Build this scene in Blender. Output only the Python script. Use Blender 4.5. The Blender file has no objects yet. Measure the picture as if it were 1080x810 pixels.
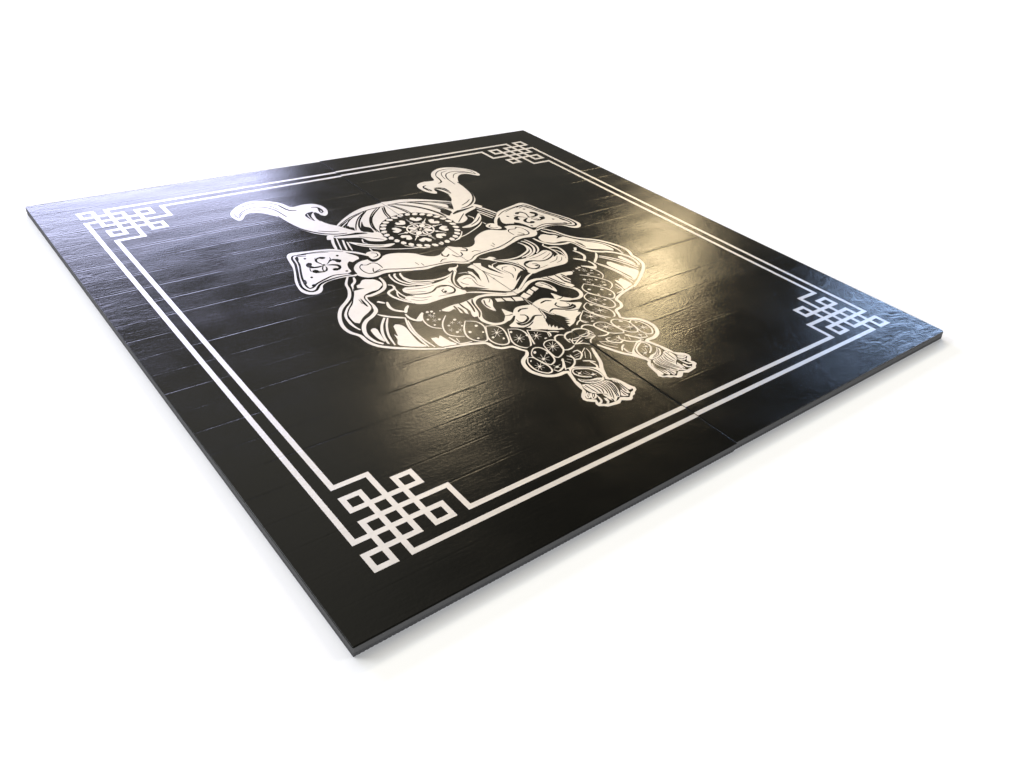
import bpy, bmesh, math, random
from mathutils import Vector, Matrix
from mathutils.geometry import delaunay_2d_cdt

random.seed(7)
SC = bpy.context.scene
COL = SC.collection
H_MAT = 0.026                      # thickness of a mat
GAP = 0.0011                       # open seam between the two mats
RIGHT_RISE = 0.0012                # the right mat stands a little proud of the left one
AXIS = 1000.0                      # the artwork is symmetrical about the seam (millimetres)

# ------------------------------------------------------------------ helpers
def obj(name, bm, mat, parent=None, smooth=False):
    me = bpy.data.meshes.new(name)
    bm.normal_update()
    bm.to_mesh(me); bm.free()
    o = bpy.data.objects.new(name, me)
    COL.objects.link(o)
    for mm in (mat if isinstance(mat, (list, tuple)) else [mat]):
        me.materials.append(mm)
    if smooth:
        for p in me.polygons: p.use_smooth = True
    if parent: o.parent = parent
    return o

def thing(name, label, cat, loc, group=None):
    o = bpy.data.objects.new(name, None)
    COL.objects.link(o)
    o.location = loc
    o.empty_display_size = 0.1
    o['label'] = label; o['category'] = cat
    if group: o['group'] = group
    return o

# ------------------------------------------------------------------ materials
class N:
    def __init__(s, name):
        s.m = bpy.data.materials.new(name); s.m.use_nodes = True
        s.t = s.m.node_tree; s.n = s.t.nodes; s.l = s.t.links
        s.b = s.n['Principled BSDF']
    def new(s, typ, **k):
        n = s.n.new(typ)
        for a, v in k.items(): setattr(n, a, v)
        return n
    def math(s, op, a, b=None, c=None, clamp=False):
        n = s.n.new('ShaderNodeMath'); n.operation = op; n.use_clamp = clamp
        for i, v in enumerate((a, b, c)):
            if v is None: continue
            if isinstance(v, (int, float)): n.inputs[i].default_value = v
            else: s.l.new(v, n.inputs[i])
        return n.outputs[0]
    def noise(s, vec, scale, detail=4, rough=0.5, dist=0.0):
        n = s.n.new('ShaderNodeTexNoise')
        n.inputs['Scale'].default_value = scale; n.inputs['Detail'].default_value = detail
        n.inputs['Roughness'].default_value = rough; n.inputs['Distortion'].default_value = dist
        s.l.new(vec, n.inputs['Vector'])
        return n.outputs['Fac']
    def mapping(s, vec, scale):
        n = s.n.new('ShaderNodeMapping'); n.inputs['Scale'].default_value = scale
        s.l.new(vec, n.inputs['Vector']); return n.outputs['Vector']
    def ramp(s, fac, a, b, lo=0.0, hi=1.0):
        n = s.n.new('ShaderNodeMapRange'); n.interpolation_type = 'SMOOTHSTEP'
        s.l.new(fac, n.inputs['Value'])
        n.inputs['From Min'].default_value = a; n.inputs['From Max'].default_value = b
        n.inputs['To Min'].default_value = lo; n.inputs['To Max'].default_value = hi
        return n.outputs['Result']

def vinyl_relief(k):
    """embossed vinyl skin: scored cross lines every 83 mm, streaky grain, fine leather, slow waves"""
    geo = k.new('ShaderNodeNewGeometry'); pos = geo.outputs['Position']
    sep = k.new('ShaderNodeSeparateXYZ'); k.l.new(pos, sep.inputs[0])
    x, y = sep.outputs['X'], sep.outputs['Y']
    wob = k.noise(k.mapping(pos, (3, 9, 1)), 1.0, 3)
    yy = k.math('ADD', y, k.math('MULTIPLY', k.math('SUBTRACT', wob, 0.5), 0.0045))
    ph = k.math('FRACT', k.math('DIVIDE', k.math('ADD', yy, 0.0457), 0.0833))
    d = k.math('ABSOLUTE', k.math('SUBTRACT', ph, 0.5))          # 0 on a scored line
    groove = k.ramp(d, 0.0, 0.03, -1.0, 0.0)
    lip = k.ramp(k.math('ABSOLUTE', k.math('SUBTRACT', ph, 0.565)), 0.0, 0.07, 0.55, 0.0)
    amp = k.ramp(k.noise(k.mapping(pos, (4.0, 11.5, 1)), 1.0, 3), 0.34, 0.66, 0.12, 1.0)
    amp = k.math('MULTIPLY', amp, k.ramp(y, 0.1, 0.5, 0.3, 1.0))
    score = k.math('MULTIPLY', k.math('ADD', groove, lip), amp)
    pillow = k.math('MULTIPLY', k.math('COSINE', k.math('MULTIPLY', ph, 6.2832)), -0.10)
    streak = k.noise(k.mapping(pos, (26, 150, 1)), 1.0, 4, 0.6, 0.6)
    leather = k.math('ADD', k.noise(pos, 130.0, 3, 0.65), k.math('MULTIPLY', k.noise(k.mapping(pos, (330, 90, 1)), 1.0, 2, 0.5), 0.5))
    wave = k.noise(k.mapping(pos, (2.0, 5.5, 1)), 1.0, 2, 0.5)
    # creased skin close to the outer edges
    edge = k.math('MINIMUM', k.math('MINIMUM', x, k.math('SUBTRACT', 2.0, x)), y)
    rightc = k.math('MULTIPLY', k.ramp(x, 1.5, 1.75), k.ramp(y, 0.62, 0.2))
    leftc = k.math('MULTIPLY', k.ramp(x, 0.22, 0.0), k.ramp(y, 0.8, 1.1))
    crk = k.noise(k.mapping(pos, (15, 34, 1)), 1.0, 5, 0.62, 1.1)
    crk = k.math('MULTIPLY', crk, k.math('MAXIMUM', rightc, k.math('MULTIPLY', leftc, 0.6)))
    h = k.math('MULTIPLY', score, SCORE)
    h = k.math('ADD', h, k.math('MULTIPLY', pillow, SCORE * 0.5))
    h = k.math('ADD', h, k.math('MULTIPLY', streak, STREAK))
    leather = k.math('MULTIPLY', leather, k.ramp(rightc, 0.0, 1.0, 1.0, 0.4))
    h = k.math('ADD', h, k.math('MULTIPLY', k.math('MULTIPLY', leather, k.ramp(x, 0.3, 1.2, 0.4, 1.0)), LEATHER))
    h = k.math('ADD', h, k.math('MULTIPLY', wave, WAVE))
    h = k.math('ADD', h, k.math('MULTIPLY', crk, CRACK))
    bp = k.new('ShaderNodeBump'); bp.inputs['Strength'].default_value = 1.0
    bp.inputs['Distance'].default_value = 1.0
    k.l.new(h, bp.inputs['Height'])
    k.l.new(bp.outputs['Normal'], k.b.inputs['Normal'])
    return pos

SCORE, STREAK, LEATHER, WAVE, CRACK = 0.00024, 0.00018, 0.00040, 0.0017, 0.0011

def mat_vinyl():
    k = N('black_embossed_vinyl'); pos = vinyl_relief(k)
    k.b.inputs['Base Color'].default_value = (0.0030, 0.0029, 0.0022, 1)
    k.b.inputs['IOR'].default_value = VIN_IOR
    r = k.noise(pos, 5.0, 4, 0.6)
    k.l.new(k.ramp(r, 0.3, 0.7, VIN_R - 0.03, VIN_R + 0.04), k.b.inputs['Roughness'])
    return k.m
VIN_IOR, VIN_R = 1.19, 0.17

def mat_print():
    k = N('silver_white_ink'); pos = vinyl_relief(k)
    n = k.noise(pos, 60.0, 4, 0.6)
    cr = k.new('ShaderNodeMix', data_type='RGBA')
    k.l.new(n, cr.inputs['Factor'])
    cr.inputs['A'].default_value = PR_A; cr.inputs['B'].default_value = PR_B
    k.l.new(cr.outputs['Result'], k.b.inputs['Base Color'])
    k.b.inputs['Metallic'].default_value = PR_METAL
    k.b.inputs['Roughness'].default_value = PR_R
    k.b.inputs['IOR'].default_value = 1.2
    return k.m
PR_A, PR_B, PR_METAL, PR_R = (0.435, 0.427, 0.435, 1), (0.52, 0.512, 0.522, 1), 0.74, 0.42

def mat_foam():
    k = N('grey_cut_foam')
    geo = k.new('ShaderNodeNewGeometry')
    n = k.noise(geo.outputs['Position'], 220.0, 4, 0.7)
    n2 = k.noise(geo.outputs['Position'], 9.0, 3, 0.6)
    cr = k.new('ShaderNodeMix', data_type='RGBA')
    k.l.new(k.math('MULTIPLY_ADD', n, 0.6, k.math('MULTIPLY', n2, 0.4)), cr.inputs['Factor'])
    cr.inputs['A'].default_value = (0.017, 0.017, 0.0165, 1); cr.inputs['B'].default_value = (0.047, 0.046, 0.046, 1)
    k.l.new(cr.outputs['Result'], k.b.inputs['Base Color'])
    k.b.inputs['Roughness'].default_value = 0.75
    bp = k.new('ShaderNodeBump'); bp.inputs['Distance'].default_value = 0.0006
    k.l.new(n, bp.inputs['Height']); k.l.new(bp.outputs['Normal'], k.b.inputs['Normal'])
    return k.m

def mat_floor():
    k = N('white_floor')
    geo = k.new('ShaderNodeNewGeometry')
    n = k.noise(geo.outputs['Position'], 3.0, 4, 0.6)
    cr = k.new('ShaderNodeMix', data_type='RGBA'); k.l.new(n, cr.inputs['Factor'])
    cr.inputs['A'].default_value = (0.90, 0.90, 0.90, 1); cr.inputs['B'].default_value = (0.93, 0.93, 0.93, 1)
    k.l.new(cr.outputs['Result'], k.b.inputs['Base Color'])
    k.b.inputs['Roughness'].default_value = 0.9; k.b.inputs['Specular IOR Level'].default_value = 0.1
    return k.m

M_VINYL, M_PRINT, M_FOAM, M_FLOOR = mat_vinyl(), mat_print(), mat_foam(), mat_floor()

# ------------------------------------------------------------------ artwork
# The printed mask, traced once for one half in millimetres on the mat: (part, ink?, polygon / line, smooth or width, points)
ART = [
('helmet',0,'p',0,'714,1395 803,1368 787,1264 772,1239 678,1303'),
('helmet',1,'l',9,'719,1388 702,1350 687,1300'),
('helmet',1,'l',4,'728,1378 714,1335 701,1294'),
('helmet',1,'l',6,'744,1370 728,1328 715,1287'),
('helmet',1,'l',5,'752,1363 739,1322 728,1278'),
('helmet',1,'p',1,'712,1405 729,1396 721,1383 707,1373 697,1378'),
('cheek_guard',1,'l',9,'629,966 628,966 642,949'),
('cheek_guard',1,'l',9,'650,952 641,926 644,903 664,883'),
('cheek_guard',1,'l',9,'690,907 675,894 662,876'),
('cheek_guard',1,'l',8,'592,906 598,896 616,877 646,854'),
('cheek_guard',1,'l',8,'658,871 656,851 661,834 674,822 689,840 702,856'),
('cheek_guard',1,'p',1,'535,845 543,849 549,847 551,839 547,822 542,798 537,777 531,790 529,808 531,830'),
('cheek_guard',1,'p',1,'597,884 601,880 577,852 561,824 549,794 541,761 537,765 542,793 552,823 571,855'),
('cheek_guard',1,'l',6,'606,877 582,843 561,799 550,751'),
('cheek_guard',1,'l',6,'647,856 626,799 621,747 620,701'),
('cheek_guard',1,'l',5,'645,839 630,785 628,737 633,692'),
('cheek_guard',1,'p',1,'596,832 605,838 614,832 620,815 616,783 611,747 611,723 615,704 560,742 570,771 576,797 579,783'),
('cheek_guard',1,'p',1,'648,733 661,730 665,722 675,733 679,717 682,697 690,675 667,680 645,689'),
('cheek_guard',1,'l',5,'691,714 693,694 699,673 731,666'),
('cheek_guard',1,'l',4,'705,700 701,680'),
('cheek_guard',1,'l',10,'630,1133 618,1117 603,1093 594,1062 577,1029 556,1007 527,983 506,956 489,921 481,888 484,858 497,833 498,803 508,773 530,749 564,724 609,695 652,673'),
('cheek_guard',1,'l',9,'651,676 691,666 724,657 760,640 764,618 779,602 807,593 816,574 826,556'),
('cheek_guard',1,'l',8,'643,1122 633,1098 614,1080 601,1051'),
('cheek_guard',1,'l',8,'601,1051 567,1001 536,971 517,943 508,910 507,882 512,858'),
('cheek_guard',1,'p',1,'625,1074 638,1078 657,1096 683,1088 694,1065 690,1042 667,1026 642,1024 620,1016 608,999 605,973 599,946 584,928 552,910 528,887 519,897 520,922 526,944 543,967 568,993 599,1045 613,1050 637,1049 620,1061'),
('cheek_guard',1,'l',11,'707,1098 706,1067 698,1042 682,1022 657,1010 631,1005 614,1006 606,986 606,952 598,924 574,904 551,892 531,872 516,843 512,816 517,788 528,770'),
('cheek_guard',0,'l',6.4,'611,1085 602,1061 584,1026 562,1000 535,977 513,950 498,920 491,887 494,858 501,840'),
('cheek_guard',0,'l',3.2,'609,1064 593,1034 567,997 539,966 523,944 514,919 515,892 524,882'),
('cheek_guard',0,'l',4.0,'689,1041 666,1024 641,1021 618,1014 607,998 604,971 599,946 583,929 551,909 527,886'),
('cheek_guard',0,'p',1,'596,1004 597,988 592,952 588,972'),
('cheek_guard',0,'l',4.0,'590,1001 586,974'),
('face',1,'p',1,'727,995 738,1000 764,991 792,985 827,981 868,987 907,1005 926,1018 919,1002 894,981 876,953 872,929 878,912 881,898 871,887 848,890 810,894 766,892 738,892 715,904 709,923 704,946 715,954 738,945 731,956 720,972'),
('face',0,'l',6.4,'719,984 724,967 745,951 774,941 798,944 820,958 841,960 858,946 859,924 847,910 830,912 819,922 821,935 833,940'),
('face',0,'l',8.0,'818,955 833,958 850,951'),
('face',0,'p',1,'832,923 830,921 827,920 824,920 823,922 822,925 823,927 826,930 828,930 831,930 833,928 833,925'),
('face',1,'l',8,'705,1037 714,1029 710,1010 689,1002 680,994 680,969 692,939 712,911'),
('face',1,'l',5,'711,1013 707,979 713,945 723,922'),
('face',1,'l',4,'707,993 695,965 701,937 714,919'),
('face',1,'l',7,'786,1091 771,1077 768,1052 782,1024 812,1008 845,998 884,1000 914,1012 930,1028'),
('face',1,'l',7,'772,1076 765,1042 778,1012 805,997 833,991'),
('face',1,'l',7,'769,1093 752,1078 748,1044 764,1012 791,993 821,984'),
('face',1,'l',6,'752,1099 739,1085 734,1044 748,1011 770,994'),
('face',1,'p',1,'912,1033 924,1043 935,1039 950,1041 962,1055 953,1039 938,1027 927,1009 926,1026 911,1022'),
('face',1,'p',0,'974,1020 994,1028 1004,1026 1012,1008 1037,1015 994,812 978,836 934,879 910,898 899,920 887,919 887,936 896,965 910,976 933,982 951,975 949,948 940,919 955,956 956,987 959,999 968,988 963,959 957,925 977,968 984,1003'),
('face',0,'l',6.4,'922,1020 899,994 880,966 873,936 879,907'),
('face',1,'l',4,'925,1010 895,980 878,948 878,921'),
('face',1,'l',3,'926,999 949,994 957,978'),
('face',0,'p',1,'891,917 909,913 931,895 950,875 917,893 892,904'),
('face',0,'l',2.9,'1029,1005 1019,961 998,918'),
('face',0,'l',2.9,'1004,993 993,951 972,909'),
('face',0,'l',2.9,'940,949 934,915 945,894'),
('face',0,'l',2.9,'915,962 932,965 942,952'),
('face',0,'l',2.9,'901,954 902,939 912,926'),
('face',0,'l',2.4,'733,987 757,980 785,973 820,972'),
('face',0,'l',2.4,'731,973 752,962 781,952'),
('face',0,'l',2.4,'724,946 746,926 778,920'),
('face',0,'l',2.4,'716,933 733,916 757,910'),
('face',0,'l',2.4,'793,911 820,907 848,906'),
('face',0,'l',2.4,'869,972 872,955'),
('face',1,'l',8,'873,892 903,879 938,855 976,829 998,822'),
('face',0,'l',8.0,'882,904 912,891 946,865 986,836 1000,834'),
('face',0,'p',1,'999,835 1022,852 1045,870 1066,881 1031,847 1004,825'),
('face',0,'p',1,'861,832 883,852 914,848 986,817 993,738 953,747 932,735 907,711 878,701 844,704 828,720 828,749 845,786'),
('face',1,'l',12,'997,816 973,820 931,845 902,853 880,850 860,834 850,810 843,784 826,757 823,733 835,711 857,702 879,707 896,714'),
('face',1,'p',0,'993,831 1018,832 1060,854 1092,868 1083,842 1026,813 992,810 965,824'),
('face',1,'p',1,'884,830 899,836 915,829 911,812 895,789 886,763 877,780 876,803'),
('face',0,'l',4.8,'894,831 882,806 884,785'),
('face',0,'l',4.8,'914,828 898,812'),
('face',1,'p',0,'927,822 944,815 942,796 922,804'),
('face',1,'p',0,'949,815 970,804 967,783 948,796'),
('face',1,'p',0,'977,805 1002,793 994,773 971,781'),
('face',1,'p',0,'1008,801 1030,803 1026,769 1009,768'),
('face',1,'l',3,'1003,796 995,741'),
('face',1,'p',1,'908,766 914,746 922,728 909,716 887,703 872,708 892,730 900,749'),
('face',0,'l',4.8,'892,730 905,726 917,727'),
('face',1,'p',1,'937,742 954,748 984,742 1002,740 1003,722 998,694 990,668 974,654 965,633 952,613 934,623 911,632 883,652 867,668 868,681 893,693 917,716'),
('face',1,'l',9,'915,717 933,737 954,748 995,741'),
('face',0,'l',8.0,'931,713 943,706 941,689 922,677 906,676 895,682 900,668 922,667 945,677 965,689 985,681'),
('face',0,'l',6.4,'937,728 952,737 976,732'),
('face',1,'p',0,'969,644 959,624 971,632 963,616 978,624 971,610 983,615 976,602 988,602 990,591 967,599 947,612'),
('face',0,'l',4.8,'999,714 994,696'),
('face',0,'l',4.8,'993,700 991,686'),
('face',0,'l',4.8,'991,688 986,670'),
('face',0,'l',4.8,'983,672 979,657'),
('face',0,'l',4.0,'891,652 915,654 940,666'),
('face',0,'l',3.2,'906,699 904,687 910,678'),
('face',1,'p',1,'755,841 782,848 805,850 829,848 872,854 857,833 848,808 838,780 824,765 812,766 815,783 824,801 818,808 809,785 804,794 809,818 804,836 801,817 798,798 792,812 790,829 769,825'),
('face',0,'l',6.4,'820,849 819,824 820,807 810,785'),
('face',0,'l',6.4,'799,845 795,821 789,804'),
('face',0,'l',6.4,'849,851 841,815 830,788'),
('face',0,'l',6.4,'868,852 856,833 848,805 840,779 824,758'),
('cord',1,'l',4,'701,852 685,829 678,801 683,776 701,760'),
('cord',1,'l',9,'667,827 684,840 702,854'),
('cord',1,'l',4,'749,812 720,784 703,756 697,728 710,708 730,697'),
('cord',1,'p',1,'719,849 717,847 715,847 713,847 711,849 711,851 712,854 714,855 716,856 719,856 720,854 720,852'),
('cord',1,'p',1,'731,846 729,845 727,844 725,844 723,846 723,848 724,850 726,852 728,853 730,852 731,851 732,849'),
('cord',1,'p',1,'730,835 729,834 728,834 726,834 725,835 725,836 726,838 727,839 728,839 730,839 731,838 731,837'),
('cord',1,'p',1,'752,839 751,838 749,838 748,838 747,839 747,840 748,841 749,842 750,843 751,843 752,842 752,841'),
('cord',1,'p',1,'697,815 695,813 693,813 692,813 691,814 690,816 691,818 693,820 694,820 696,820 697,819 698,817'),
('cord',1,'p',1,'725,800 723,799 721,798 719,798 718,800 717,802 718,804 720,806 722,807 724,806 726,805 726,802'),
('cord',1,'p',1,'697,783 696,782 694,781 692,781 691,783 691,784 692,786 693,787 695,788 696,787 697,786 698,785'),
('cord',1,'p',1,'761,779 759,777 757,776 754,777 753,778 752,781 753,783 755,785 758,786 760,785 762,784 762,781'),
('cord',1,'p',1,'729,761 727,760 725,759 723,759 722,761 721,763 722,765 724,766 726,767 728,767 729,765 729,763'),
('cord',1,'p',1,'758,743 757,742 755,742 754,742 753,743 752,744 753,746 754,747 756,748 758,747 759,746 759,745'),
('cord',1,'p',1,'729,722 727,720 725,720 722,720 721,722 721,724 722,726 724,728 726,729 728,728 730,727 730,724'),
('cord',1,'l',1.6,'717,825 723,821'),
('cord',1,'l',1.6,'717,825 713,816'),
('cord',1,'l',1.6,'717,825 708,823'),
('cord',1,'l',1.6,'717,825 714,832'),
('cord',1,'l',1.6,'717,825 724,831'),
('cord',1,'l',1.6,'707,804 714,800'),
('cord',1,'l',1.6,'707,804 704,795'),
('cord',1,'l',1.6,'707,804 699,802'),
('cord',1,'l',1.6,'707,804 705,811'),
('cord',1,'l',1.6,'707,804 715,810'),
('cord',1,'l',1.6,'712,834 719,830'),
('cord',1,'l',1.6,'712,834 709,825'),
('cord',1,'l',1.6,'712,834 704,832'),
('cord',1,'l',1.6,'712,834 710,841'),
('cord',1,'l',1.6,'712,834 719,840'),
('cord',1,'l',1.6,'742,772 748,768'),
('cord',1,'l',1.6,'742,772 739,763'),
('cord',1,'l',1.6,'742,772 733,770'),
('cord',1,'l',1.6,'742,772 740,779'),
('cord',1,'l',1.6,'742,772 749,778'),
('cord',1,'l',1.6,'717,741 723,738'),
('cord',1,'l',1.6,'717,741 714,733'),
('cord',1,'l',1.6,'717,741 709,740'),
('cord',1,'l',1.6,'717,741 715,749'),
('cord',1,'l',1.6,'717,741 724,747'),
('cord',1,'l',1.6,'759,762 766,758'),
('cord',1,'l',1.6,'759,762 756,753'),
('cord',1,'l',1.6,'759,762 751,760'),
('cord',1,'l',1.6,'759,762 757,769'),
('cord',1,'l',1.6,'759,762 766,768'),
('cord',1,'l',1.6,'739,729 745,725'),
('cord',1,'l',1.6,'739,729 736,721'),
('cord',1,'l',1.6,'739,729 731,727'),
('cord',1,'l',1.6,'739,729 737,736'),
('cord',1,'l',1.6,'739,729 746,735'),
('cord',0,'p',1,'778,761 754,733 738,704 736,678 749,658 769,651 793,686 806,716 802,743'),
('cord',1,'l',4.5,'778,761 754,733 738,704 736,678 749,658 769,651 793,686 806,716 802,743 778,761'),
('cord',1,'p',1,'793,723 791,722 788,721 786,721 784,723 784,725 785,728 787,730 790,731 792,730 794,728 794,726'),
('cord',1,'p',1,'758,705 756,703 754,703 751,703 750,705 750,707 751,710 753,712 755,712 758,712 759,710 760,708'),
('cord',1,'p',1,'788,689 786,687 785,687 783,687 782,688 782,690 783,691 784,693 786,693 787,693 788,692 788,690'),
('cord',1,'p',1,'759,669 757,668 755,667 753,668 752,669 751,671 752,673 754,674 756,675 758,675 759,673 759,671'),
('cord',0,'p',0,'810,711 913,643 843,559 806,592 779,602 768,633'),
('cord',1,'l',9,'757,645 764,618 778,601 807,593 816,574 826,556'),
('cord',0,'p',1,'810,711 834,700 841,677 831,645 812,613 791,613 778,633 780,662'),
('cord',1,'l',4.5,'810,711 834,700 841,677 831,645 812,613 791,613 778,633 780,662 810,711'),
('cord',1,'l',2.0,'817,668 825,657'),
('cord',1,'l',2.0,'815,667 810,650'),
('cord',1,'l',2.0,'813,667 799,655'),
('cord',1,'l',2.0,'813,669 797,668'),
('cord',1,'l',2.0,'814,672 807,682'),
('cord',1,'l',2.0,'816,672 821,689'),
('cord',1,'l',2.0,'818,672 833,684'),
('cord',1,'l',2.0,'818,670 834,671'),
('cord',1,'p',1,'819,668 817,666 814,665 812,665 811,667 811,669 812,672 814,673 817,674 819,674 820,672 820,670'),
('cord',1,'p',1,'795,653 794,652 791,651 789,651 788,653 788,655 789,657 791,659 793,659 795,659 796,657 796,655'),
('cord',1,'p',1,'816,635 814,634 812,633 810,633 809,634 810,636 811,638 813,640 815,641 816,641 817,639 817,638'),
('cord',0,'p',1,'853,669 876,656 883,634 874,602 848,568 826,581 823,613'),
('cord',1,'l',4.5,'853,669 876,656 883,634 874,602 848,568 826,581 823,613 853,669'),
('cord',1,'l',2.0,'851,614 859,604'),
('cord',1,'l',2.0,'849,613 844,597'),
('cord',1,'l',2.0,'847,614 832,602'),
('cord',1,'l',2.0,'847,616 831,615'),
('cord',1,'l',2.0,'848,618 841,629'),
('cord',1,'l',2.0,'850,619 855,635'),
('cord',1,'l',2.0,'852,618 867,630'),
('cord',1,'l',2.0,'852,616 868,617'),
('cord',1,'p',1,'853,614 851,612 848,611 846,612 845,613 845,616 846,618 848,620 851,621 853,620 854,619 854,616'),
('cord',1,'p',1,'854,651 852,649 850,648 848,649 846,650 846,652 847,655 849,656 852,657 854,657 855,655 855,653'),
('cord',1,'p',1,'880,617 878,615 876,614 875,615 874,616 874,618 875,620 877,622 879,622 881,622 882,621 882,619'),
('cord',0,'p',1,'895,639 939,602 923,571 913,564 884,556 866,565 876,595'),
('cord',1,'l',4.5,'895,639 939,602 923,571 913,564 884,556 866,565 876,595 895,639'),
('cord',1,'l',2.0,'900,602 907,592'),
('cord',1,'l',2.0,'898,601 893,586'),
('cord',1,'l',2.0,'896,601 882,591'),
('cord',1,'l',2.0,'896,603 882,603'),
('cord',1,'l',2.0,'897,605 890,615'),
('cord',1,'l',2.0,'899,606 905,621'),
('cord',1,'l',2.0,'901,606 915,617'),
('cord',1,'l',2.0,'901,604 916,604'),
('cord',1,'p',1,'902,601 900,600 897,599 895,599 894,601 894,603 895,605 897,607 900,608 902,608 903,606 903,604'),
('cord',1,'p',1,'916,578 914,577 911,576 909,576 908,578 908,580 909,582 911,584 913,584 915,584 917,582 917,580'),
('cord',1,'l',4,'936,604 956,596 977,576'),
('cord',1,'l',4,'936,601 923,574'),
('cord',0,'p',1,'835,567 902,577 980,589 1033,578 1041,535 995,486 961,435 938,391 866,428 849,433 820,433 793,449 780,484 786,520 818,542'),
('cord',1,'l',11,'814,585 819,569 826,558 815,542 792,528 780,512 774,485 780,462 796,441 821,430 846,430 855,426 849,405 838,374 834,350'),
('cord',1,'l',10,'989,481 977,455 960,418 942,394 924,360 927,346'),
('cord',0,'p',1,'884,556 897,567 917,568 928,556 922,523 905,502 879,491 873,497 876,525'),
('cord',1,'l',4.5,'884,556 897,567 917,568 928,556 922,523 905,502 879,491 873,497 876,525 884,556'),
('cord',1,'l',2.0,'902,538 911,526'),
('cord',1,'l',2.0,'901,537 897,520'),
('cord',1,'l',2.0,'899,537 886,521'),
('cord',1,'l',2.0,'898,538 880,530'),
('cord',1,'l',2.0,'898,540 882,542'),
('cord',1,'l',2.0,'900,541 892,553'),
('cord',1,'l',2.0,'902,542 905,559'),
('cord',1,'l',2.0,'903,542 917,558'),
('cord',1,'l',2.0,'904,541 923,549'),
('cord',1,'l',2.0,'904,539 920,537'),
('cord',1,'p',1,'905,537 902,536 900,535 898,535 896,537 896,539 898,541 900,543 902,544 905,543 906,542 906,540'),
('cord',0,'p',1,'833,545 850,558 865,555 873,539 870,505 859,483 839,475 831,485 823,510 824,532'),
('cord',1,'l',4.5,'833,545 850,558 865,555 873,539 870,505 859,483 839,475 831,485 823,510 824,532 833,545'),
('cord',1,'l',2.0,'842,503 850,492'),
('cord',1,'l',2.0,'840,503 834,486'),
('cord',1,'l',2.0,'838,503 822,491'),
('cord',1,'l',2.0,'838,505 821,504'),
('cord',1,'l',2.0,'839,507 831,518'),
('cord',1,'l',2.0,'841,508 847,525'),
('cord',1,'l',2.0,'843,507 859,519'),
('cord',1,'l',2.0,'843,505 860,506'),
('cord',1,'p',1,'844,503 842,502 839,501 837,501 836,503 836,505 837,507 839,509 842,509 844,509 845,507 845,505'),
('cord',1,'p',1,'844,539 842,537 839,536 837,536 835,538 836,540 837,543 840,545 842,546 845,546 846,544 846,542'),
('cord',1,'p',1,'868,521 867,519 865,519 863,519 862,520 863,522 864,524 865,525 867,526 869,525 870,524 869,523'),
('cord',0,'p',1,'808,530 821,524 826,496 830,472 824,452 809,448 793,466 789,490 795,514'),
('cord',1,'l',4.5,'808,530 821,524 826,496 830,472 824,452 809,448 793,466 789,490 795,514 808,530'),
('cord',1,'l',2.0,'810,481 816,472'),
('cord',1,'l',2.0,'808,481 803,468'),
('cord',1,'l',2.0,'806,481 793,472'),
('cord',1,'l',2.0,'806,483 793,483'),
('cord',1,'l',2.0,'807,485 801,494'),
('cord',1,'l',2.0,'809,486 813,499'),
('cord',1,'l',2.0,'811,485 823,495'),
('cord',1,'l',2.0,'811,483 824,483'),
('cord',1,'p',1,'812,481 810,480 807,479 805,479 804,481 804,483 805,485 807,487 809,487 811,487 813,485 813,483'),
('cord',1,'p',1,'807,513 806,512 804,511 803,511 802,512 803,514 804,515 805,517 807,517 808,517 809,516 808,515'),
('cord',1,'l',5,'830,454 835,442 859,450 881,476 870,459 856,436'),
('cord',1,'p',1,'850,457 848,455 845,455 843,455 842,457 841,459 843,461 845,463 847,463 850,463 851,461 851,459'),
('cord',1,'l',2,'842,470 851,448'),
('cord',1,'l',2,'834,457 862,464'),
('cord',1,'p',1,'883,474 880,472 878,471 875,471 875,472 875,475 877,478 880,480 883,482 885,481 886,480 885,477'),
('cord',1,'l',5,'903,486 912,470 898,449 875,438 861,441'),
('cord',1,'l',2,'882,470 889,454'),
('cord',1,'l',2,'893,474 902,463'),
('cord',1,'l',5,'927,556 937,572 954,577 968,567'),
('cord',1,'l',5,'927,556 923,534 918,510 938,507 956,514'),
('cord',1,'l',5,'962,542 958,551 967,565 986,574 1008,568 1020,559'),
('cord',1,'l',4,'967,546 966,534 982,531'),
('cord',1,'l',4,'962,518 991,532 1015,537'),
('cord',1,'l',5,'914,485 911,461 924,457 945,473 946,492 930,491'),
('cord',1,'l',4,'946,475 972,491'),
('cord',1,'l',2.5,'920,476 942,478'),
('cord',1,'l',2.5,'918,469 933,469'),
('cord',1,'l',5,'923,446 938,438 950,425'),
('cord',1,'l',5,'937,433 941,413 927,394'),
('cord',1,'l',2.5,'973,487 968,466 949,442'),
('cord',1,'l',2.5,'959,477 940,453'),
('cord',1,'l',4,'962,518 986,510 997,497'),
('cord',1,'l',3.5,'966,564 975,569 990,572 1005,568 1015,562'),
('cord',1,'l',3.5,'976,543 964,532 961,518 978,518 995,523'),
('cord',1,'l',3.5,'964,561 957,545 956,530'),
('cord',1,'l',3.5,'1017,564 1023,574 1039,576 1059,567 1063,559'),
('cord',1,'l',3.5,'970,547 962,542 963,539'),
('cord',1,'l',3.5,'1012,561 1021,552 1010,543 998,540 983,540 976,541'),
('cord',1,'l',4,'1058,600 1040,603 1022,588 1012,570'),
('cord',1,'l',4,'1031,576 1046,574 1059,563'),
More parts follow.
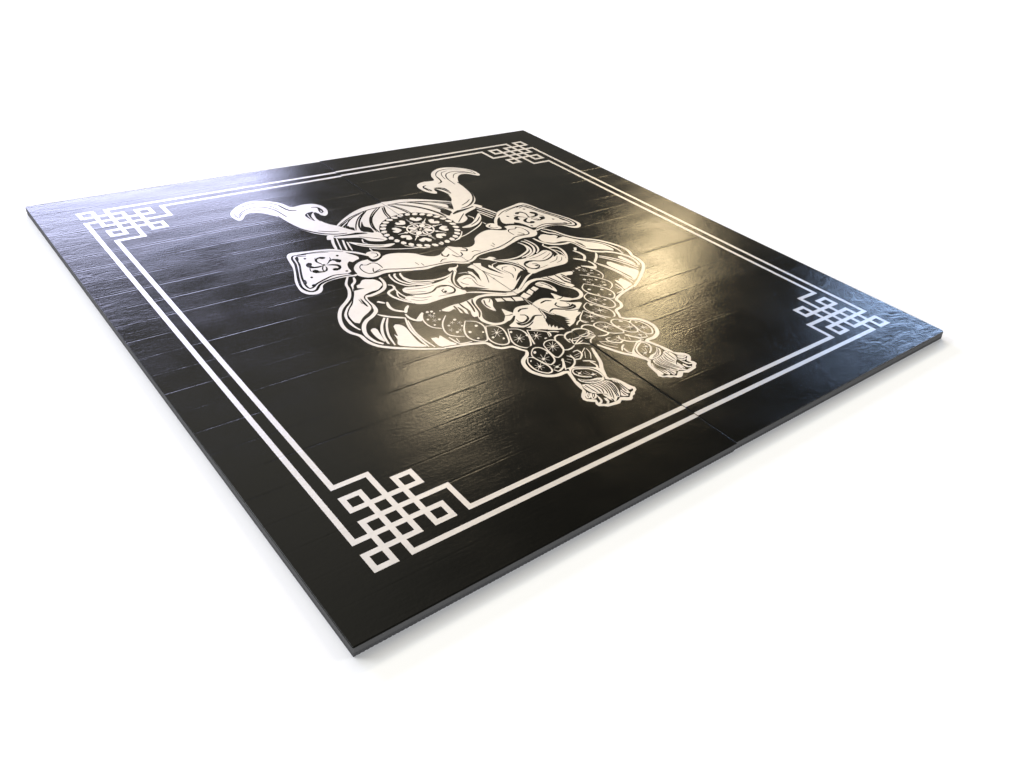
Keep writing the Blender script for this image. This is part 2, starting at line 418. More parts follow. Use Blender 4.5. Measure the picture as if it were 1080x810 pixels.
('tassel',1,'p',1,'869,439 852,412 844,395 843,381 835,368 832,349 818,337 809,328 805,317 809,307 819,298 824,295 819,287 820,277 831,271 838,264 850,262 863,260 874,259 886,266 897,258 907,254 916,257 923,265 933,267 940,274 951,279 956,289 951,299 948,315 943,336 935,348 925,353 930,366 934,378 942,388 935,404 905,425 883,438'),
('tassel',0,'p',1,'862,423 876,433 894,427 918,412 926,398 926,381 922,365 916,353 926,344 936,331 939,312 942,297 946,286 942,281 930,278 921,271 912,265 900,273 892,277 879,271 865,270 852,271 843,273 833,281 829,288 833,300 826,307 815,314 817,322 829,333 834,337 839,355 846,368 846,386 850,395 855,410'),
('tassel',1,'l',5,'864,419 875,429 891,423 911,411 920,394 922,378 918,363 909,360'),
('tassel',1,'l',5,'865,421 863,410 868,398 881,386 893,379'),
('tassel',1,'p',1,'879,405 878,404 875,404 873,404 872,406 872,407 873,409 874,410 877,411 879,410 880,409 880,407'),
('tassel',1,'p',1,'907,383 905,382 903,382 900,382 899,384 898,386 899,388 901,389 904,389 906,388 908,387 908,385'),
('tassel',1,'l',2,'874,418 878,399'),
('tassel',1,'l',2,'887,411 867,403'),
('tassel',1,'l',2,'885,404 894,387'),
('tassel',1,'l',2,'895,407 898,392'),
('tassel',1,'l',2,'908,394 907,376'),
('tassel',1,'l',2,'895,388 914,383'),
('tassel',1,'p',1,'855,392 864,381 880,372 901,369 916,359 912,353 892,352 873,357 861,368 853,380'),
('tassel',0,'l',3.2,'857,387 863,373 878,362'),
('tassel',0,'l',2.6,'865,377 881,365 898,361'),
('tassel',0,'l',2.6,'874,361 891,358 905,357'),
('tassel',1,'p',1,'847,366 857,363 870,354 890,350 912,349 919,336 917,319 909,299 899,284 891,278 887,281 874,272 867,270 871,280 867,286 872,303 865,311 853,318 844,327 841,341 841,353'),
('tassel',0,'l',3.5,'870,353 874,341 877,326 869,311'),
('tassel',0,'l',3.5,'879,351 884,339 884,321 877,304'),
('tassel',0,'l',3.5,'887,350 892,336 888,315 874,289'),
('tassel',0,'l',3.5,'894,349 898,332 892,309 874,280'),
('tassel',0,'l',3.5,'902,349 905,332 899,309 888,283'),
('tassel',0,'l',3.5,'909,347 910,327 901,302 892,281'),
('tassel',0,'l',3.5,'914,341 913,320 903,297'),
('tassel',0,'l',3.5,'862,358 866,345 867,328 864,314'),
('tassel',0,'l',3.5,'852,361 853,347 855,330 856,319'),
('tassel',0,'l',3.5,'845,359 847,350'),
('tassel',1,'p',1,'926,341 936,329 939,309 943,296 944,287 936,288 934,294 930,286 927,277 920,280 919,289 920,303 925,318 926,332'),
('tassel',0,'l',3.5,'932,330 929,312 924,287'),
('tassel',0,'l',3.5,'935,323 933,306 933,288'),
('tassel',0,'l',3.5,'928,336 927,320 921,299'),
('tassel',1,'p',1,'916,300 915,286 917,275 915,271 905,274 899,280'),
('tassel',0,'l',3.5,'912,294 910,281 911,274'),
('tassel',1,'l',5,'836,334 824,326 819,316 824,315 834,322 839,329'),
('tassel',1,'l',4,'835,330 826,321'),
('tassel',1,'l',5,'842,326 833,318 828,308 836,307 845,313 849,320'),
('tassel',1,'l',4,'844,321 835,313'),
('tassel',1,'p',1,'848,315 848,306 845,291 839,284 830,282 830,287 838,290 842,301'),
('tassel',1,'p',1,'854,296 860,291 857,279 849,272 842,275 850,279 851,286'),
('tassel',1,'p',1,'863,309 870,302 867,283 866,276 863,282 862,293'),
('helmet',1,'p',1,'774,1459 818,1496 873,1531 924,1551 968,1555 1008,1559 1077,1553 972,1204 879,1243 859,1296 812,1364 772,1442'),
('helmet',0,'p',1,'775,1447 820,1478 842,1488 809,1456 786,1429'),
('helmet',1,'l',3,'781,1440 812,1465 829,1478'),
('helmet',0,'l',4.8,'777,1453 835,1492 887,1514 935,1527 978,1530 996,1529'),
('helmet',0,'l',4.8,'791,1428 815,1462 850,1492 893,1511'),
('helmet',0,'p',1,'806,1443 806,1430 815,1423 805,1398 788,1416 787,1428'),
('helmet',0,'l',6.4,'919,1521 887,1493 858,1460 836,1424 824,1389'),
('helmet',0,'l',4.8,'910,1519 865,1480 833,1439 811,1400'),
('helmet',0,'p',1,'862,1453 850,1417 862,1397 853,1361 836,1374 823,1390'),
('helmet',0,'l',6.4,'978,1530 932,1491 897,1450 874,1396 869,1353'),
('helmet',0,'l',4.8,'965,1529 925,1494 892,1452 870,1403 864,1360'),
('helmet',0,'l',6.4,'991,1527 972,1481 963,1435'),
('helmet',0,'l',4.8,'982,1524 963,1476 955,1436'),
('helmet',0,'p',1,'766,1445 806,1407 801,1391 759,1424'),
('helmet',0,'p',1,'733,1403 820,1378 838,1351 879,1304 889,1246 873,1220 781,1267 760,1295 745,1332'),
('helmet',1,'p',1,'725,1388 770,1377 821,1366 849,1356 863,1322 866,1300 842,1294 809,1314 797,1345 762,1362 731,1374'),
('helmet',0,'l',4.0,'795,1355 820,1333 855,1302'),
('helmet',1,'p',1,'748,1335 784,1303 823,1275 869,1263 846,1251 819,1256 793,1269 769,1290 753,1314'),
('helmet',0,'l',4.0,'761,1309 791,1283 831,1263'),
('helmet',1,'l',4,'782,1269 807,1249 850,1227 896,1208 930,1200'),
('helmet',1,'l',4,'794,1333 786,1311 793,1299'),
('helmet',1,'l',4,'781,1267 780,1247 792,1237'),
('brow',0,'p',1,'656,1153 685,1192 715,1208 774,1209 817,1219 912,1188 1002,1167 1012,1036 991,1030 942,1055 894,1058 846,1060 776,1082 731,1091 695,1084 669,1094 648,1116'),
('brow',1,'p',1,'671,1168 689,1190 714,1202 750,1203 779,1200 810,1207 848,1196 883,1174 904,1146 944,1131 975,1147 1003,1158 1006,1049 979,1046 949,1064 902,1070 859,1067 827,1076 782,1092 739,1103 703,1097 678,1102 661,1123 661,1147'),
('brow',0,'l',4.8,'705,1185 689,1166 688,1136 702,1119 750,1122 790,1105 845,1086 887,1081 923,1078 958,1071 985,1054 1008,1053'),
('brow',0,'l',4.0,'704,1180 716,1172 734,1178 748,1166 748,1135'),
('brow',0,'l',4.0,'723,1148 712,1124 739,1132'),
('brow',0,'p',1,'707,1179 705,1177 704,1176 702,1176 701,1177 701,1179 702,1181 703,1183 705,1184 707,1184 708,1183 708,1181'),
('brow',0,'l',4.8,'852,1120 854,1103'),
('brow',0,'l',4.8,'866,1109 865,1091'),
('brow',0,'l',4.0,'922,1087 938,1099 952,1096'),
('brow',0,'l',6.4,'897,1172 905,1148 929,1132 953,1133'),
('brow',0,'l',6.4,'960,1136 953,1121 962,1110 977,1121'),
('brow',0,'l',4.8,'983,1113 989,1093 1000,1088'),
('brow',0,'p',1,'742,1250 805,1238 786,1199 747,1179 737,1200'),
('brow',1,'p',1,'754,1242 773,1247 791,1235 788,1214 769,1197 751,1198 750,1218'),
('brow',0,'l',4.0,'767,1237 782,1229 777,1211 760,1208'),
('side_flap',1,'p',1,'536,1325 546,1339 560,1344 588,1338 619,1331 650,1324 680,1313 708,1286 732,1265 752,1237 759,1218 710,1202 684,1184 668,1162 658,1128 629,1134 607,1136 583,1136 560,1130 543,1118 534,1100 521,1086 505,1082 487,1090 476,1112 479,1145 490,1182 506,1218 520,1255 528,1293'),
('side_flap',0,'l',8.0,'594,1316 569,1321 555,1323 544,1308 536,1270 519,1225 502,1183 489,1140 492,1112 503,1101 517,1104 530,1118 542,1129 564,1138 594,1143 621,1143 655,1137'),
('side_flap',0,'l',6.4,'589,1306 564,1314 555,1307 546,1265 528,1221 512,1178 503,1141 505,1119 522,1126 534,1136 568,1150 602,1159 639,1150'),
('side_flap',0,'p',1,'562,1302 559,1295 556,1289 553,1286 551,1288 551,1293 553,1300 556,1308 560,1314 563,1317 564,1315 564,1310'),
('side_flap',0,'p',1,'516,1163 514,1156 511,1150 508,1147 506,1148 505,1152 506,1158 508,1165 511,1171 514,1174 516,1173 517,1169'),
('side_flap',0,'p',1,'528,1134 527,1131 524,1128 520,1127 518,1127 516,1129 516,1132 518,1135 521,1137 524,1138 527,1138 528,1137'),
('side_flap',0,'l',4.0,'568,1325 597,1322 635,1315 668,1304 700,1284'),
('side_flap',0,'p',1,'669,1204 683,1218 689,1209 703,1215 716,1219 721,1233 714,1252 702,1275 722,1260 741,1236 750,1215 711,1203 683,1185 668,1162 662,1134 650,1140 638,1150 655,1157 660,1182'),
('side_flap',0,'p',1,'581,1290 579,1288 577,1287 575,1287 573,1289 573,1291 573,1294 575,1296 577,1297 580,1297 581,1295 582,1293'),
('side_flap',0,'p',1,'675,1265 673,1263 670,1262 668,1262 666,1264 666,1267 667,1269 669,1272 671,1273 673,1272 675,1271 675,1268'),
('side_flap',0,'p',1,'543,1175 541,1173 539,1172 537,1172 536,1174 535,1176 536,1179 538,1181 540,1182 542,1182 543,1180 544,1178'),
('side_flap',0,'p',1,'649,1164 648,1162 645,1161 643,1161 642,1163 641,1166 642,1168 644,1170 646,1171 648,1171 650,1169 650,1167'),
('side_flap',0,'p',1,'634,1272 631,1278 622,1283 610,1281 601,1275 595,1265 595,1255 599,1244 604,1231 605,1243 601,1254 602,1263 607,1272 614,1274 620,1267 628,1266'),
('side_flap',0,'p',1,'663,1228 667,1238 660,1247 648,1254 636,1252 625,1240 613,1228 625,1235 634,1243 642,1245 647,1240 648,1229 655,1223'),
('side_flap',0,'p',1,'614,1193 614,1186 623,1181 635,1184 644,1193 648,1205 644,1216 631,1224 612,1227 627,1216 636,1208 637,1198 632,1194 626,1198 620,1198'),
('side_flap',0,'p',1,'560,1213 556,1203 562,1194 576,1191 588,1189 598,1193 605,1203 608,1214 606,1221 602,1208 595,1199 585,1197 576,1201 576,1209 570,1215'),
('side_flap',0,'p',1,'560,1254 558,1240 563,1230 576,1223 591,1222 604,1228 592,1230 578,1232 572,1240 578,1249 581,1258 574,1264 567,1261'),
('side_flap',0,'l',4.0,'602,1226 593,1213 588,1198 590,1192'),
('side_flap',0,'l',3.5,'645,1268 642,1257 632,1247'),
('side_flap',0,'l',3.5,'563,1233 555,1214 556,1206'),
('side_flap',0,'l',3.5,'606,1284 599,1272'),
('side_flap',0,'p',1,'611,1228 609,1226 606,1225 604,1226 602,1227 602,1230 603,1233 604,1235 607,1236 609,1235 611,1234 611,1231'),
('side_flap',0,'l',3.5,'548,1279 536,1239 520,1196'),
('side_flap',0,'l',3.2,'580,1322 620,1313 658,1300'),
('horn',1,'p',1,'521,1690 535,1710 560,1732 588,1747 620,1752 652,1742 680,1722 700,1693 712,1657 733,1654 758,1657 786,1651 803,1633 809,1608 806,1580 792,1553 777,1544 769,1555 769,1571 763,1572 753,1558 746,1528 749,1503 759,1478 776,1455 796,1416 809,1392 794,1386 738,1392 711,1410 685,1436 668,1467 655,1499 648,1542 643,1592 629,1622 611,1647 590,1663 570,1665 553,1654 539,1634 527,1625 519,1629 514,1650 514,1668'),
('horn',0,'l',4.0,'555,1712 583,1727 615,1735 648,1726 672,1705 688,1676'),
('horn',0,'l',6.4,'683,1683 691,1645 701,1628 717,1623'),
('horn',0,'l',4.8,'535,1661 562,1688 593,1701 620,1698 642,1682 657,1652 662,1616 665,1589'),
('horn',0,'l',3.2,'611,1717 641,1710 658,1685 669,1646'),
('horn',0,'l',4.0,'536,1695 527,1676 529,1646 544,1664 561,1677 584,1682 610,1674 633,1646'),
('horn',0,'l',7.2,'643,1606 646,1568 652,1528 663,1487 684,1450 710,1422 743,1402 776,1395'),
('horn',0,'l',4.0,'702,1449 729,1430 759,1417'),
('horn',0,'p',1,'723,1577 739,1590 760,1590 741,1568 734,1546 731,1520 724,1538 721,1556'),
('horn',1,'l',2.5,'734,1581 729,1560 727,1533'),
('horn',0,'p',1,'757,1583 765,1583 768,1570 757,1563 749,1545 745,1510 743,1534 749,1560'),
('horn',0,'l',6.4,'770,1625 786,1619 791,1599 788,1577 780,1571 781,1594'),
('horn',0,'p',1,'789,1589 786,1587 783,1589 782,1593 782,1600 784,1607 787,1612 790,1614 793,1613 794,1608 794,1601 792,1594'),
]

def pts_of(s): return [tuple(map(float, q.split(','))) for q in s.split()]

def spline(p, closed, n=5):
    """Catmull-Rom (centripetal-ish) through the traced points"""
    if len(p) < 3: return list(p)
    out = []; L = len(p)
    for i in range(L if closed else L - 1):
        p0 = p[(i - 1) % L] if closed or i > 0 else p[i]
        p1, p2 = p[i], p[(i + 1) % L]
        p3 = p[(i + 2) % L] if closed or i + 2 < L else p2
        d = math.hypot(p2[0] - p1[0], p2[1] - p1[1])
        m = max(1, min(n, int(d / 7)))
        for j in range(m):
            t = j / m; t2 = t * t; t3 = t2 * t
            out.append(tuple(0.5 * (2 * b + (c - a) * t + (2 * a - 5 * b + 4 * c - e) * t2 + (3 * b - a - 3 * c + e) * t3)
                             for a, b, c, e in zip(p0, p1, p2, p3)))
    if not closed: out.append(tuple(p[-1]))
    return out

def stroke_quads(p, w):
    """a pen line as a chain of quads, thinning towards both ends"""
    p = spline(p, False, 6)
    L = len(p); left, right = [], []
    for i in range(L):
        a, b = p[max(0, i - 1)], p[min(L - 1, i + 1)]
        dx, dy = b[0] - a[0], b[1] - a[1]; d = math.hypot(dx, dy) or 1
        f = i / (L - 1)
        ww = w * 0.5 * (0.55 + 0.45 * min(1.0, 5 * min(f, 1 - f)))
        left.append((p[i][0] - dy / d * ww, p[i][1] + dx / d * ww))
        right.append((p[i][0] + dy / d * ww, p[i][1] - dx / d * ww))
    return [[left[i], left[i + 1], right[i + 1], right[i]] for i in range(L - 1)]

def ccw(q):
    a = sum(q[i][0] * q[(i + 1) % len(q)][1] - q[(i + 1) % len(q)][0] * q[i][1] for i in range(len(q)))
    return q if a > 0 else q[::-1]

def crest():
    """round flower crest on the front of the helmet"""
    S = []; cx, cy = AXIS, 1314.0
    def circ(r, n=48): return [(cx + r * math.cos(2 * math.pi * k / n), cy + r * math.sin(2 * math.pi * k / n)) for k in range(n)]
    def at(r, a, u=0, v=0):
        c, s = math.cos(a), math.sin(a)
        return (cx + (r + u) * c - v * s, cy + (r + u) * s + v * c)
    S.append(('crest', 0, [circ(134)]))
    n = 30
    for k in range(n):
        a = 2 * math.pi * (k + 0.5) / n
        S.append(('crest', 1, [[at(111, a, 0, -5), at(111, a, 2, 6), at(121, a, 3, 12), at(131, a, 1, 6), at(129, a, 0, -4), at(120, a, -2, -9)]]))
    S.append(('crest', 0, [circ(108)]))
    for k in range(8):
        a = 2 * math.pi * (k + 0.5) / 8
        heart = [at(62, a, 0, 0), at(66, a, 4, 13), at(78, a, 0, 21), at(90, a, 0, 17), at(93, a, 0, 8), at(84, a, 0, 2), at(80, a, 0, 0),
                 at(84, a, 0, -2), at(93, a, 0, -8), at(90, a, 0, -17), at(78, a, 0, -21), at(66, a, 4, -13)]
        S.append(('crest', 1, [spline(heart, True, 3)]))
        b = a + math.pi / 8
        S.append(('crest', 1, [[at(48, b, 0, -2.2), at(86, b, 0, -1.2), at(86, b, 0, 1.2), at(48, b, 0, 2.2)]]))
        S.append(('crest', 1, [[at(55, b, 6 * math.cos(t), 6 * math.sin(t)) for t in [2 * math.pi * i / 8 for i in range(8)]]]))
    S.append(('crest', 1, [circ(47)])); S.append(('crest', 0, [circ(42)]))
    for k in range(8):
        a = 2 * math.pi * k / 8
        pet = [at(11, a, 0, 0), at(18, a, 0, 7), at(30, a, 0, 10), at(43, a, 0, 0), at(30, a, 0, -10), at(18, a, 0, -7)]
        S.append(('crest', 1, [spline(pet, True, 3)]))
        if k % 2 == 0:
            S.append(('crest', 0, [[at(15, a, 0, 0), at(26, a, 0, 3.6), at(38, a, 0, 0), at(26, a, 0, -3.6)]]))
    S.append(('crest', 0, [circ(10, 16)])); S.append(('crest', 1, [circ(5, 12)]))
    return S

def arrange():
    """Overlay the traced shapes in drawing order; return the inked triangles of the half, by part."""
    shapes = []
    for g, c, kind, w, s in ART:
        p = pts_of(s)
        if kind == 'p': shapes.append((g, c, [spline(p, True) if w else p]))
        else: shapes.append((g, c, stroke_quads(p, w)))
    shapes += crest()
    V, E, grid = [], [], {}
    CELL = 40.0
    for i, (g, c, polys) in enumerate(shapes):
        for q in polys:
            base = len(V); V += [Vector(v) for v in q]
            E += [(base + k, base + (k + 1) % len(q)) for k in range(len(q))]
            xs = [p[0] for p in q]; ys = [p[1] for p in q]
            item = (i, q, min(xs), max(xs), min(ys), max(ys))
            for a in range(int(min(xs) // CELL), int(max(xs) // CELL) + 1):
                for b in range(int(min(ys) // CELL), int(max(ys) // CELL) + 1):
                    grid.setdefault((a, b), []).append(item)
    E.append((len(V), len(V) + 1)); V += [Vector((AXIS, -50.0)), Vector((AXIS, 2100.0))]
    v, e, f, ov, oe, of = delaunay_2d_cdt(V, E, [], 0, 0.02)
    def inside(x, y, q):
        r = False; j = len(q) - 1
        for k in range(len(q)):
            if (q[k][1] > y) != (q[j][1] > y) and x < (q[j][0] - q[k][0]) * (y - q[k][1]) / (q[j][1] - q[k][1]) + q[k][0]: r = not r
            j = k
        return r
    tris = {}
    for face in f:
        x = sum(v[i].x for i in face) / len(face); y = sum(v[i].y for i in face) / len(face)
        if x > AXIS: continue
        top = -1
        for i, q, xa, xb, ya, yb in grid.get((int(x // CELL), int(y // CELL)), ()):
            if i > top and xa <= x <= xb and ya <= y <= yb and inside(x, y, q): top = i
        if top < 0: continue
        g, c, _ = shapes[top]
        if c: tris.setdefault(g, []).append([v[i] for i in face])
    return tris

PARTS = {'horn': 'horn_print', 'helmet': 'helmet_print', 'crest': 'crest_print', 'side_flap': 'side_flap_print', 'brow': 'brow_print',
         'face': 'face_print', 'cheek_guard': 'cheek_guard_print', 'cord': 'braided_cord_print', 'tassel': 'tassel_print'}

def print_mesh(polys, mirror, z):
    bm = bmesh.new(); cache = {}
    for q in polys:
        vs = []
        for p in q:
            x = 2 * AXIS - p.x if mirror else p.x
            key = (round(x, 2), round(p.y, 2))
            if key not in cache: cache[key] = bm.verts.new((x / 1000, p.y / 1000, z))
            if cache[key] not in vs: vs.append(cache[key])
        if mirror: vs.reverse()
        if len(vs) > 2:
            try: bm.faces.new(vs)
            except ValueError: pass
    return bm

# the interlaced border: one corner knot on a 39.5 mm grid, mirrored to the four corners
PW = 6.4
def knot_segments():
    X = [118, 157.5, 197, 236, 276, 315, 355.5]
    Y = [125, 164.5, 203.5, 242, 280.5, 318, 357]
    h = lambda j, a, b: (X[a], Y[j], X[b], Y[j])
    v = lambda i, a, b: (X[i], Y[a], X[i], Y[b])
    return [h(1, 0, 3), h(1, 4, 5), h(2, 0, 5), h(3, 1, 6), h(4, 1, 5), h(5, 1, 2), h(5, 4, 5), h(0, 0, 1), h(6, 1, 3),
            v(1, 0, 3), v(2, 0, 5), v(3, 1, 6), v(4, 1, 5), v(0, 0, 1), v(5, 4, 5), v(5, 1, 2), v(1, 4, 5), v(6, 1, 3)], X, Y

def rects_to_bm(rects, z):
    """union of axis-aligned bars as one flat mesh"""
    V, F = [], []
    for x0, y0, x1, y1 in rects:
        b = len(V); V += [Vector((x0, y0)), Vector((x1, y0)), Vector((x1, y1)), Vector((x0, y1))]; F.append([b, b + 1, b + 2, b + 3])
    v, e, f, _, _, of = delaunay_2d_cdt(V, [], F, 1, 0.01)
    bm = bmesh.new(); bv = [bm.verts.new((p.x / 1000, p.y / 1000, z)) for p in v]
    for q, src in zip(f, of):
        if src: bm.faces.new([bv[i] for i in q])
    bmesh.ops.delete(bm, geom=[q for q in bm.verts if not q.link_faces], context='VERTS')
    for q in bm.faces:
        if q.calc_area() > 0 and q.normal.z < 0: q.normal_flip()
    bm.normal_update()
    for q in bm.faces:
        if q.normal.z < 0: q.normal_flip()
    return bm

def bar(s):
    x0, y0, x1, y1 = s
    return (min(x0, x1) - PW, min(y0, y1) - PW, max(x0, x1) + PW, max(y0, y1) + PW)

def flip(r, fx, fy):
    x0, y0, x1, y1 = r
    if fx: x0, x1 = 2000 - x1, 2000 - x0
    if fy: y0, y1 = 2000 - y1, 2000 - y0
    return (x0, y0, x1, y1)

# ------------------------------------------------------------------ the mats
def rounded_outline(x0, y0, x1, y1, rad):
    """rad: corner radii for (x0,y0), (x1,y0), (x1,y1), (x0,y1)"""
    out = []
    for (cx, cy, a0), r in zip(((x0, y0, 180), (x1, y0, 270), (x1, y1, 0), (x0, y1, 90)), rad):
        ox = cx + (r if cx == x0 else -r); oy = cy + (r if cy == y0 else -r)
        for k in range(5):
            a = math.radians(a0 + 90 * k / 4); out.append((ox + r * math.cos(a), oy + r * math.sin(a)))
    return out

def lofted(rings, cap_top=True, cap_bottom=True):
    """rings: list of (outline, z) from bottom to top, equal point counts"""
    bm = bmesh.new(); prev = None
    for out, z in rings:
        vs = [bm.verts.new((x, y, z if not callable(z) else z(x, y))) for x, y in out]
        if prev:
            n = len(vs)
            for i in range(n): bm.faces.new((prev[i], prev[(i + 1) % n], vs[(i + 1) % n], vs[i]))
        elif cap_bottom: bm.faces.new(vs[::-1])
        prev = vs
    if cap_top: bm.faces.new(prev)
    return bm

def ribbed_outline(x0, y0, x1, y1, pitch=0.0085, depth=0.0006):
    """rectangle whose short ends carry small vertical ribs"""
    out = []
    def side(ax, ay, bx, by, nx, ny):
        L = math.hypot(bx - ax, by - ay); n = int(L / pitch)
        for k in range(n):
            for f, d in ((0.0, 0.0), (0.55, 0.0), (0.62, 1.0), (0.93, 1.0)):
                t = (k + f) / n; dd = depth * d
                out.append((ax + (bx - ax) * t + nx * dd, ay + (by - ay) * t + ny * dd))
    side(x0, y0, x1, y0, 0, 1); out.append((x1, y0)); side(x1, y1, x0, y1, 0, -1); out.append((x0, y1))
    return out

def build_mat(label, x0, x1, rad, rise, mirror, tris, slip=0.0):
    zt = H_MAT + rise
    root = thing('floor_mat', label, 'mat', (0.5 * (x0 + x1), 1.0, 0), 'black printed mats laid side by side')
    T = Matrix.Translation(-Vector(root.location))
    root.location.y += slip            # the two mats are not pushed together quite level
    def add(name, bm, mats, smooth=False, parent=None):
        bm.transform(T); return obj(name, bm, mats, parent or root, smooth)
    y0, y1 = 0.0, 2.0
    # ribbed under-layer, then the plain upper foam band
    core = lofted([(ribbed_outline(x0 + 0.0015, y0 + 0.0015, x1 - 0.0015, y1 - 0.0015), 0.0005),
                   (ribbed_outline(x0 + 0.0015, y0 + 0.0015, x1 - 0.0015, y1 - 0.0015), 0.0105)])
    add('ribbed_underlay', core, M_RIB)
    O = lambda d: rounded_outline(x0 + d, y0 + d, x1 - d, y1 - d, [max(0.0008, r - d) for r in rad])
    band = lofted([(O(0.0012), 0.0107), (O(0.0), 0.0117), (O(0.0), zt - 0.0022)])
    add('foam_core', band, M_FOAM)
    cov = lofted([(O(0.0003), zt - 0.0021), (O(0.0003), zt - 0.0014), (O(0.0007), zt - 0.0006), (O(0.0014), zt - 0.00015), (O(0.0024), zt)])
    add('vinyl_cover', cov, M_VINYL)
    zp = zt + 0.0003
    # border: two straight lines on every outer side, and the two corner knots
    segs, X, Y = knot_segments()
    fx = mirror
    xs0, xs1 = x0 * 1000, x1 * 1000
    seam = (xs1 - 1.0) if not mirror else (xs0 + 1.0)
    # (line along the side, start offset from the corner)
    for name_off, start in (((125, X[2])), ((164.5, X[6]))):
        for fy in (0, 1):
            r = (start + PW, name_off - PW, 999.6, name_off + PW)
            add('border_line_print', rects_to_bm([flip(r, fx, fy)], zp), M_PRINT)
    for off, start in ((118, Y[2]), (157.5, Y[6])):
        r = (off - PW, start + PW, off + PW, 2000 - start - PW)
        add('border_line_print', rects_to_bm([flip(r, fx, 0)], zp), M_PRINT)
    for fy in (0, 1):
        rr = [bar(s) for s in segs]
        # the legs that hand over to the straight lines
        rr += [(X[2] - PW, 125 + PW, X[2] + PW, Y[1] + PW), (118 - PW, Y[2] - PW, X[1], Y[2] + PW)]
        rr = [flip(r, fx, fy) for r in rr]
        add('corner_knot_print', rects_to_bm(rr, zp), M_PRINT)
    mask = None
    order = ['face', 'helmet', 'crest', 'horn', 'brow', 'side_flap', 'cheek_guard', 'cord', 'tassel']
    for g in order:
        bm = print_mesh(tris[g], mirror, zp)
        if g == 'face':
            mask = add('mask_print', bm, M_PRINT)
        else:
            add(PARTS[g], bm, M_PRINT, parent=mask)
    return root

def mat_rib():
    k = N('dark_ribbed_foam')
    geo = k.new('ShaderNodeNewGeometry')
    n = k.noise(geo.outputs['Position'], 180.0, 4, 0.7)
    cr = k.new('ShaderNodeMix', data_type='RGBA'); k.l.new(n, cr.inputs['Factor'])
    cr.inputs['A'].default_value = (0.010, 0.010, 0.010, 1); cr.inputs['B'].default_value = (0.030, 0.030, 0.031, 1)
    k.l.new(cr.outputs['Result'], k.b.inputs['Base Color']); k.b.inputs['Roughness'].default_value = 0.8
    return k.m
M_RIB = mat_rib()

TRIS = arrange()
build_mat('black mat on the left of the seam, blue window glare at its far left corner',
          0.0, 1.0 - GAP / 2, (0.003, 0.002, 0.002, 0.005), 0.0, False, TRIS)
build_mat('black mat on the right of the seam, with gold glare beside the mask print',
          1.0 + GAP / 2, 2.0, (0.002, 0.012, 0.006, 0.002), RIGHT_RISE, True, TRIS, 0.0022)

# ------------------------------------------------------------------ floor
bm = bmesh.new()
S = 60.0
bm.faces.new([bm.verts.new(p) for p in ((-S, -S, 0), (S, -S, 0), (S, S, 0), (-S, S, 0))])
fl = obj('floor', bm, M_FLOOR); fl['kind'] = 'structure'

# ------------------------------------------------------------------ camera
cam = bpy.data.cameras.new('camera'); co = bpy.data.objects.new('camera', cam); COL.objects.link(co)
R = ((0.7705491451169706, -0.6295627769704534, 0.09952248395592223),
     (-0.2916992038526367, -0.4871503472527142, -0.8231622644675214),
     (0.5667147337340399, 0.605256349842619, -0.5590162444365508))
r, d, f = (Vector(v) for v in R)
M = Matrix((r, -d, -f)).transposed().to_4x4()
M.translation = Vector((-0.42081428, -0.77063027, 1.12309161 + H_MAT + 0.001))
co.matrix_world = M
cam.sensor_width = 36.0; cam.lens = 870.0 / 1080.0 * 36.0
cam.shift_x = -10.0 / 1080.0; cam.shift_y = 0.0
cam.clip_start = 0.05; cam.clip_end = 300.0
SC.camera = co

# ------------------------------------------------------------------ light
# values of the room light
WORLD_C = (1.0, 0.96, 0.83, 1)
WALL, WALL_DARK, WALL_NEAR, CEIL, ZENITH = 0.35, 0.09, 0.10, 1.6, 0.08
CEIL_LO, CEIL_HI = 26, 39
SIDE_LO, SIDE_HI = 42, 66

def area(name, target, az, el, dist, w, h, power, color):
    """a rectangular lamp seen from the target in the direction az / el, facing it"""
    l = bpy.data.lights.new(name, 'AREA'); l.shape = 'RECTANGLE'; l.size = w; l.size_y = h
    l.energy = power; l.color = color
    o = bpy.data.objects.new(name, l); COL.objects.link(o)
    a, e = math.radians(az), math.radians(el)
    dr = Vector((math.cos(e) * math.cos(a), math.cos(e) * math.sin(a), math.sin(e)))
    o.location = Vector(target) + dr * dist
    o.rotation_euler = dr.to_track_quat('Z', 'Y').to_euler()
    return o
area('window_light', (0.1, 1.9, 0.02), 89.5, 17.8, 11.0, 10.4, 2.7, 1800, (0.66, 0.69, 1.0))
area('added_back_light', (1.0, 1.0, 0.02), 142, 30, 10.0, 4.0, 1.6, 400, (0.90, 0.95, 1.0))  # added lamp rather than a window: near-edge shadow and white floor
area('added_right_light', (1.0, 1.0, 0.02), -24, 25, 18.0, 6.0, 2.5, 820, (0.93, 0.95, 1.0))  # added lamp: keeps the far floor white, shades the left edge
area('added_front_light', (1.0, 1.0, 0.02), 236, 9, 16.0, 6.0, 2.0, 3000, (0.93, 0.955, 1.0))  # added low lamp: whitens the floor, throws shadow behind the back edges
area('ceiling_lamp', (1.40, 0.66, 0.02), 37.8, 26.0, 9.0, 0.75, 0.75, 125, (1.0, 0.79, 0.46))
area('small_lamp', (0.58, 0.60, 0.02), 53.5, 33.5, 9.0, 0.9, 0.65, 98, (1.0, 0.81, 0.52))
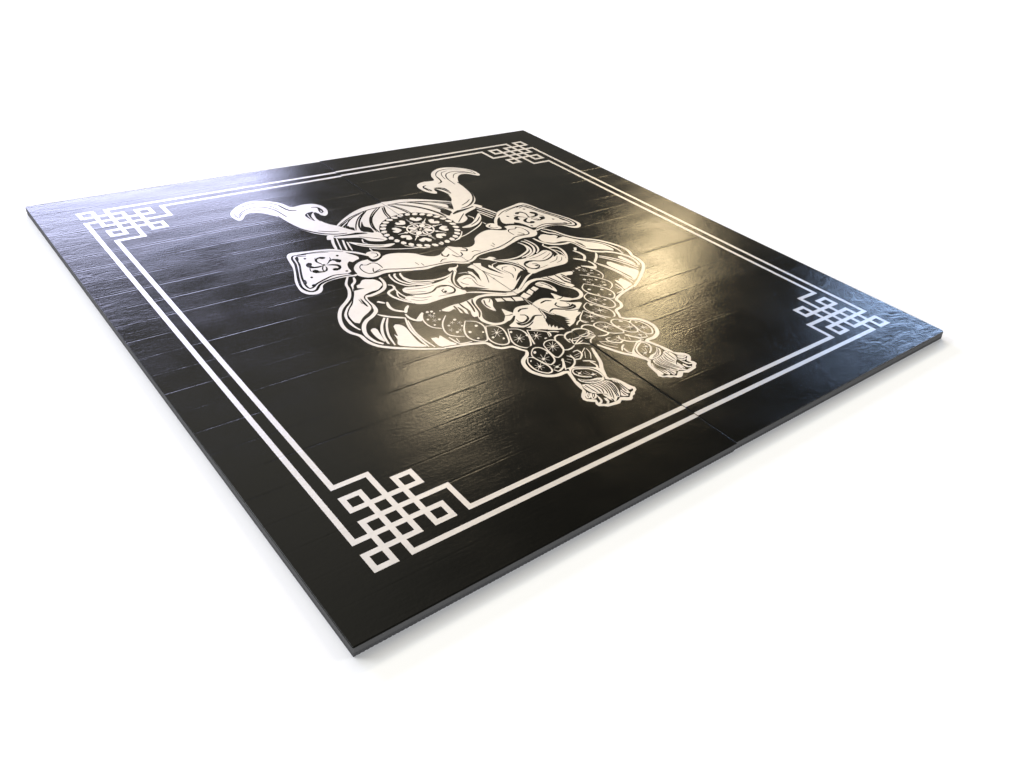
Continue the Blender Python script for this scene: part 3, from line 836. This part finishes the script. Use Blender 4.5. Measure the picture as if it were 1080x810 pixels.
area('door_light', (1.92, 0.14, 0.02), 18.8, 17.4, 14.0, 3.2, 1.6, 540, (0.45, 0.64, 1.0))

w = bpy.data.worlds.new('World'); SC.world = w; w.use_nodes = True
wt = w.node_tree; bg = wt.nodes['Background']
def wn(typ, **k):
    n = wt.nodes.new(typ)
    for a, v in k.items(): setattr(n, a, v)
    return n
def wm(op, a, b=None):
    n = wn('ShaderNodeMath', operation=op)
    for i, v in enumerate((a, b)):
        if v is None: continue
        if isinstance(v, (int, float)): n.inputs[i].default_value = v
        else: wt.links.new(v, n.inputs[i])
    return n.outputs[0]
def wr(fac, a, b, lo=0.0, hi=1.0):
    n = wn('ShaderNodeMapRange', interpolation_type='SMOOTHSTEP'); wt.links.new(fac, n.inputs['Value'])
    for k, v in (('From Min', a), ('From Max', b), ('To Min', lo), ('To Max', hi)): n.inputs[k].default_value = v
    return n.outputs['Result']
# the room seen from the mat: dim walls, a paler ceiling, boosted on the window side to whiten the ink
sx = wn('ShaderNodeSeparateXYZ'); wt.links.new(wn('ShaderNodeTexCoord').outputs['Generated'], sx.inputs[0])
azim = wm('ARCTAN2', sx.outputs['Y'], sx.outputs['X'])
up = wr(sx.outputs['Z'], math.sin(math.radians(CEIL_LO)), math.sin(math.radians(CEIL_HI)))
side = wm('MULTIPLY', wr(azim, math.radians(SIDE_LO), math.radians(SIDE_HI)), wr(azim, 2.9, 2.2))
zen = wr(sx.outputs['Z'], 0.78, 0.95, 0.0, ZENITH)
wall = wm('MAXIMUM', wm('MINIMUM', wr(azim, math.radians(8), math.radians(62), WALL_DARK, WALL), wr(azim, 2.9, 2.3, WALL_NEAR, WALL)), wr(azim, math.radians(-30), math.radians(-75), WALL_DARK, WALL_NEAR))
lum = wm('ADD', wall, wm('MAXIMUM', zen, wm('MULTIPLY', wm('MULTIPLY', up, side), CEIL)))
bg.inputs['Color'].default_value = WORLD_C
wt.links.new(lum, bg.inputs['Strength'])

SC.view_settings.view_transform = 'Standard'; SC.view_settings.look = 'None'
SC.view_settings.exposure = 0.0; SC.view_settings.gamma = 1.0
SC.view_settings.use_curve_mapping = False
